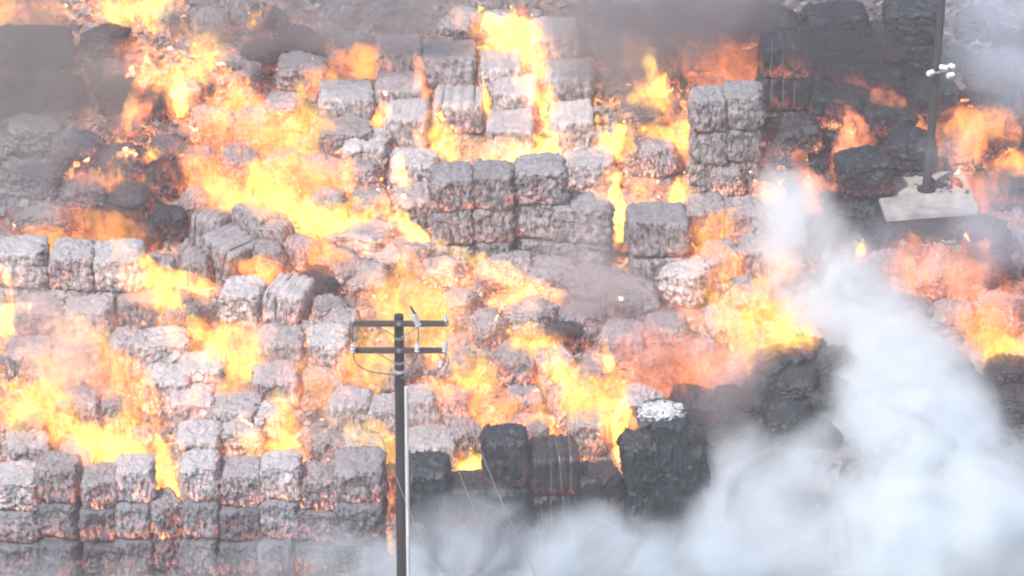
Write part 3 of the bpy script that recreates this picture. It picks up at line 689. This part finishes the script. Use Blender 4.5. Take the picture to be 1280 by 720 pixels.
# fused cut-out leaning on the upper arm
cut = insulator(520, 399, -.34, .36, -20, .085); cut.name = 'fuse_cutout'
bm = bmesh.new(); cyl(bm, loc(513, 383, -.36), loc(519, 393, -.36), .026, .034, 8); fin('fuse_tube', bm, M['rust'], cut)
for ctrl in ([(441, 405), (441, 420), (441, 431)], [(441, 440), (446, 455), (462, 464), (480, 467), (497, 469)], [(557, 440), (553, 458), (535, 468), (512, 470), (500, 473)], [(521.5, 440), (519, 452), (512, 464), (506, 472)], [(522, 404), (523, 418), (522, 430)], [(557, 440), (561, 452), (556, 464)], [(548, 441), (552, 448), (558, 452)]):
    tube(curve_pts([loc(x, y, -.33+.02*i) for i, (x, y) in enumerate(ctrl)], 18), .015, 'jumper_wire', M['cable'], pole)
for nm, (x0, y0), (x1, y1) in (('thin bright power line strung from the outer end of the lower crossarm', (441, 438), (566, 760)), ('thin power line strung from the middle insulator of the lower crossarm', (521.5, 437), (648, 760)), ('thin power line strung from the far tip insulator of the lower crossarm', (556.5, 437), (690, 760))):
    a = at(x0, y0, PY-.35); b_ = at(x1, y1, -42)
    pts = [a.lerp(b_, t/24)-Vector((0, 0, 0.35*4*(t/24)*(1-t/24))) for t in range(25)]
    o = tube([p-a for p in pts], .006, 'power_line', M['bright_cable'], None, 5); o.location = a
    tag(o, nm, 'power line', 'power lines from the pole')

# ------------------------------------------------------------------ concrete pad and lamp mast
zp = zs(surf(1150, 245).y)+.55
def onz(px, py, z):
    d = ray(px, py); t = (z-cam.location.z)/d.z; return cam.location+d*t
corn = [onz(1108, 271, zp), onz(1223, 262, zp), onz(1204, 212, zp), onz(1089, 221, zp)]
bm = bmesh.new(); c0 = sum(corn, Vector())/4
lv = [bm.verts.new(c-c0+Vector((0, 0, -.16))) for c in corn]; uv_ = [bm.verts.new(c-c0) for c in corn]
bm.faces.new(lv[::-1]); bm.faces.new(uv_)
for k in range(4): bm.faces.new((lv[k], lv[(k+1) % 4], uv_[(k+1) % 4], uv_[k]))
bmesh.ops.bevel(bm, geom=bm.edges[:], offset=.02, segments=2, affect='EDGES')
pad = fin('concrete_pad', bm, M['concrete'], None, False); pad.location = c0
tag(pad, 'pale square concrete pad standing clear of the rubble around the lamp mast foot', 'concrete pad')
bm = bmesh.new()
boxm(bm, Vector((0, 0, -.75)), (1.7, 1.7, 1.15), bev=.04)
fin('footing', bm, M['soot'], pad)
mb = onz(1158, 237, zp)
mast = bpy.data.objects.new('lamp_mast', None); sc.collection.objects.link(mast); mast.location = mb
tag(mast, 'thin dark lamp mast leaning slightly on the concrete pad with white floodlights', 'lamp mast')
mt = at(1183, -60, mb.y)-mb
bm = bmesh.new(); cyl(bm, Vector((0, 0, -.02)), mt, .125, .085, 16); fin('shaft', bm, M['rust'], mast)
bm = bmesh.new(); cyl(bm, Vector((0, 0, 0)), Vector((0, 0, .05)), .26, .26, 20); fin('base_plate', bm, M['rust'], mast)
def ml(px, py, dy): return at(px, py, mb.y+dy)-mb
bm = bmesh.new(); a, b_ = ml(1160, 92, -.2), ml(1192, 88, -.2); cyl(bm, a, b_, .03, .03, 8); cyl(bm, ml(1173, 91, 0), ml(1173, 91, -.22), .03, .03, 8); fin('bracket', bm, M['steel'], mast)
for px_, py_, w_, rz in ((1163, 91, .20, 38), (1180, 85, .24, -25), (1188, 94, .20, 24), (1190, 83, .18, -40)):
    bm = bmesh.new(); rt = Euler((R(35), 0, R(rz))).to_matrix().to_4x4(); c = ml(px_, py_, -.3)
    boxm(bm, c, (w_, .11, w_*.62), rt, .008); fl_ = fin('floodlight', bm, M['white_metal'], mast)
    bm = bmesh.new(); boxm(bm, c+rt.to_3x3() @ Vector((0, -.07, 0)), (w_*.8, .02, w_*.6), rt, .004); fin('lens', bm, M['porcelain'], fl_)
for k, (px_, py_) in enumerate(((1160, 60), (1161, 170))): pass
# scorched scraps caught at the foot of the mast
srnd = random.Random(5)
bm = bmesh.new()
for k in range(26):
    x, y = srnd.gauss(.25, .42), srnd.gauss(.25, .22); s_ = srnd.uniform(.05, .16)
    g = bmesh.ops.create_icosphere(bm, subdivisions=1, radius=s_, matrix=Matrix.Translation((x, y, s_*.4)) @ Euler((srnd.random()*3, srnd.random()*3, 0)).to_matrix().to_4x4() @ Matrix.Diagonal((1, .6, .35, 1)))
o = fin('scrap_pile', bm, M['soot'], None, False); o.location = mb+Vector((.15, 0, .0)); o['kind'] = 'stuff'; o['label'] = 'black scorched scraps lying on the concrete pad at the mast foot'

# ------------------------------------------------------------------ loose debris over the whole heap
def debris(name, count, seed, smin, smax, m, label, color):
    rn = random.Random(seed); vs, fs = [], []
    for _ in range(count):
        x, y = rn.uniform(-16, 16), rn.uniform(-.2, 23)
        z = hval(x, y)+rn.uniform(0, .12); s_ = rn.uniform(smin, smax)
        q = Euler((rn.gauss(0, .7), rn.gauss(0, .7), rn.random()*6.3)).to_matrix()
        a, b_, t = s_, s_*rn.uniform(.4, 1), s_*rn.uniform(.08, .4)
        i = len(vs); c = Vector((x, y, z))
        for dx, dy, dz in ((-1, -1, -1), (1, -1, -1), (1, 1, -1), (-1, 1, -1), (-1, -1, 1), (1, -1, 1), (1, 1, 1), (-1, 1, 1)):
            vs.append(c+q @ Vector((dx*a/2*rn.uniform(.6, 1.1), dy*b_/2*rn.uniform(.6, 1.1), dz*t/2)))
        for f in ((0, 3, 2, 1), (4, 5, 6, 7), (0, 1, 5, 4), (1, 2, 6, 5), (2, 3, 7, 6), (3, 0, 4, 7)): fs.append(tuple(i+k for k in f))
    me = bpy.data.meshes.new(name); me.from_pydata(vs, [], fs); o = link(name, me, m)
    o.color = color; o['kind'] = 'stuff'; o['label'] = label
M['chips'] = simple('burnt_cardboard_scraps', (.02, .018, .02), (.42, .40, .41), 1.6, .95, bump=.5)
debris('rubble', 20000, 3, .05, .30, M['chips'], 'loose ash-grey cardboard scraps strewn between the bales', (1, 1, 1, .8))

# ------------------------------------------------------------------ smoke
def smoke(blobs, m, label, disp=.8, voxel=.3, band=1.0):
    pts = []
    c0 = at(blobs[0][0], blobs[0][1], blobs[0][2])
    for (px, py, Y, r, ry) in blobs:
        c = at(px, py, Y); pts.append((c-c0, r, r*ry, r))
    me = lofty('smoke', pts, 1, voxel); o = link('smoke', me, None); o.location = c0
    shape_mods(o, voxel, disp, cloudbig, 3); fog(o, voxel*.8, band, m)
    o['kind'] = 'stuff'; o['label'] = label; return o
white = smoke_material('white_smoke', 4.4, (.915, .962, 1.0), .42, .36, .64, floor=.13, dist=.6, detail=4)
smoke([(968,205,9.7,.7,.8),(985,245,9.2,1.0,.8),(998,290,8.6,1.5,.8),(1022,335,8,1.9,.8),(1052,385,7.5,2.2,.8),(1092,435,6.5,2.2,.8),(1120,480,5.0,2.4,.7),(1140,540,3.5,2.8,.6),(1175,600,2.0,2.9,.5),(1110,670,0,2.3,.5),(1240,665,.5,2.6,.5),(1200,725,-1.5,3.4,.5),(1000,715,-1.5,2.4,.5),(950,660,-.8,1.8,.5),(915,610,0.3,1.3,.5),(925,560,1.2,1.2,.6),(970,590,1.2,1.6,.6),(1030,560,2.0,1.2,.6),(900,650,-.5,1.2,.5)], white, 'dense white smoke plume rising in front of the heap', 1.4, .28, 1.5)
low = smoke_material('low_front_smoke', 2.6, (.89, .95, 1.0), .55, .34, .62, floor=.10, dist=1.2, detail=4)
smoke([(560,715,-2.5,1.6,.6),(600,680,-2.2,1.5,.6),(520,700,-2.4,1.4,.6),(660,715,-2.4,1.5,.6),(720,700,-2.2,1.6,.6),(790,720,-2.4,1.7,.6),(850,690,-2.2,1.3,.6),(460,715,-2.2,1.2,.6),(620,650,-2.0,.9,.6),(740,660,-1.8,1.0,.6),(900,700,-2.2,1.6,.6),(400,725,-2,1.0,.6),(680,690,-2.2,1.3,.6),(800,690,-2.2,1.2,.6),(560,660,-2.2,1.0,.6)], low, 'bluish white smoke rolling along the foot of the front wall', 1.0, .25, 1.0)
dark = smoke_material('dark_smoke', 1.9, (.42, .40, .42), .3, .34, .64, floor=.2)
smoke([(260,20,16,1.4,.8),(330,10,16,1.7,.8),(420,12,16.5,1.7,.8),(500,15,17,1.6,.8),(740,15,17.5,1.6,.8),(800,45,16.5,1.8,.8),(860,20,17,1.9,.8),(930,5,17,1.6,.8),(780,95,15,1.2,.8),(560,-5,17.5,1.4,.8),(640,-15,18,1.2,.8),(300,45,15.5,1.1,.8),(380,40,15.8,1.1,.8),(700,60,15.8,1.1,.8)], dark, 'dark grey smoke bank along the top of the heap', 1.4, .32, 1.3)
brown = smoke_material('brown_smoke', 1.9, (.42, .38, .36), .35, .25, .6, floor=.4)
smoke([(30,90,11.5,1.6,.6),(90,105,11.5,1.7,.6),(20,60,12,1.3,.6),(135,118,11.2,1.3,.6),(60,130,10.8,1.3,.6),(-20,120,11,1.7,.6),(110,80,12,1.4,.6),(50,40,12.5,1.5,.6),(160,130,11,1.1,.6)], brown, 'flat brown-grey smoke over the hollow by the frame corner', .9, .28, .9)
grey = smoke_material('grey_smoke', .7, (.55, .55, .58), .35, .34, .66, floor=.15)
smoke([(30,230,9.5,1.7,.6),(90,200,10,1.7,.6),(60,170,10.5,1.5,.6),(150,230,9.3,1.3,.6),(10,180,10,1.6,.6)], grey, 'thin grey smoke on the slope of slumped bales', .9, .3, 1.0)
smoke([(400,690,-1.9,1.1,.6),(330,705,-1.9,1.0,.6),(250,715,-1.9,.9,.6),(160,722,-1.9,.9,.6),(70,725,-1.9,.9,.6),(0,722,-1.9,.9,.6)], smoke_material('foot_mist', .9, (.86, .90, .96), .5, .30, .62, floor=.3), 'thin mist along the foot of the wall of scorched bales', .6, .22, .8)
smoke([(735,270,8.5,1.0,.6),(725,310,8,1.4,.6),(745,360,7,1.6,.6),(790,400,6,1.7,.6),(850,430,5,1.6,.6),(905,450,4.5,1.5,.6),(700,330,7.5,1.1,.6),(905,510,3,1.3,.6)], smoke_material('mauve_smoke', .8, (.74, .68, .72), .4, .32, .66, floor=.15), 'thin mauve smoke drifting before the rounded bales', 1.0, .28, 1.0)
smoke([(1240,50,13,1.8,.7),(1275,110,12,1.4,.7),(1275,10,14,2.0,.7),(1205,10,15,1.2,.7),(1260,270,9,1.8,.6),(1180,200,11,1.2,.6),(1120,300,8.5,1.4,.6),(1200,310,8,1.6,.6)], smoke_material('blue_grey_smoke', 1.2, (.76, .82, .92), .3, .34, .66, floor=.18), 'blue-grey smoke drifting past the lamp mast', 1.2, .32, 1.2)
smoke([(1030,30,14.5,1.5,.7),(1080,60,14,1.5,.7),(1010,90,13.5,1.2,.7),(1125,30,14.5,1.3,.7),(1140,100,13,1.2,.7),(1090,130,12.5,1.2,.7),(960,30,15,1.0,.7),(1170,140,12,.9,.7)], smoke_material('black_smoke', 1.5, (.10, .095, .11), .45, .36, .64, floor=.1), 'thick black smoke boiling off the charred slope', 1.2, .28, 1.0)
smoke([(60,430,5,1.8,.5),(120,410,5.5,1.4,.5),(30,380,6,1.3,.5),(100,480,4,1.6,.5),(210,350,6.5,1.2,.5),(420,530,2.8,1.3,.5),(520,530,2.8,1.4,.5),(600,420,4.6,1.2,.5),(330,460,4.5,1.5,.5)], smoke_material('firelight_tinted_smoke', .7, (.92, .80, .78), .4, .32, .66, floor=.2), 'thin smoke coloured pink as by firelight over the pale bales', 1.0, .3, 1.0)  # pink of the firelight is put into the smoke colour
# ------------------------------------------------------------------ haze
bm = bmesh.new(); boxm(bm, Vector((0, 0, 34.5)), (820, 820, 74), None, 0)
m, ns, ls = mat('smoky_air'); pv = N(ns, 'ShaderNodeVolumePrincipled', Anisotropy=.0, Density=.0010); pv.inputs['Color'].default_value = (.90, .92, .98, 1); pv.inputs['Density Attribute'].default_value = ''
o_ = N(ns, 'ShaderNodeOutputMaterial'); ls.new(pv.outputs[0], o_.inputs['Volume'])
hz = fin('haze', bm, m, None, False); hz['kind'] = 'stuff'; hz['label'] = 'thin smoky air over the whole fire'
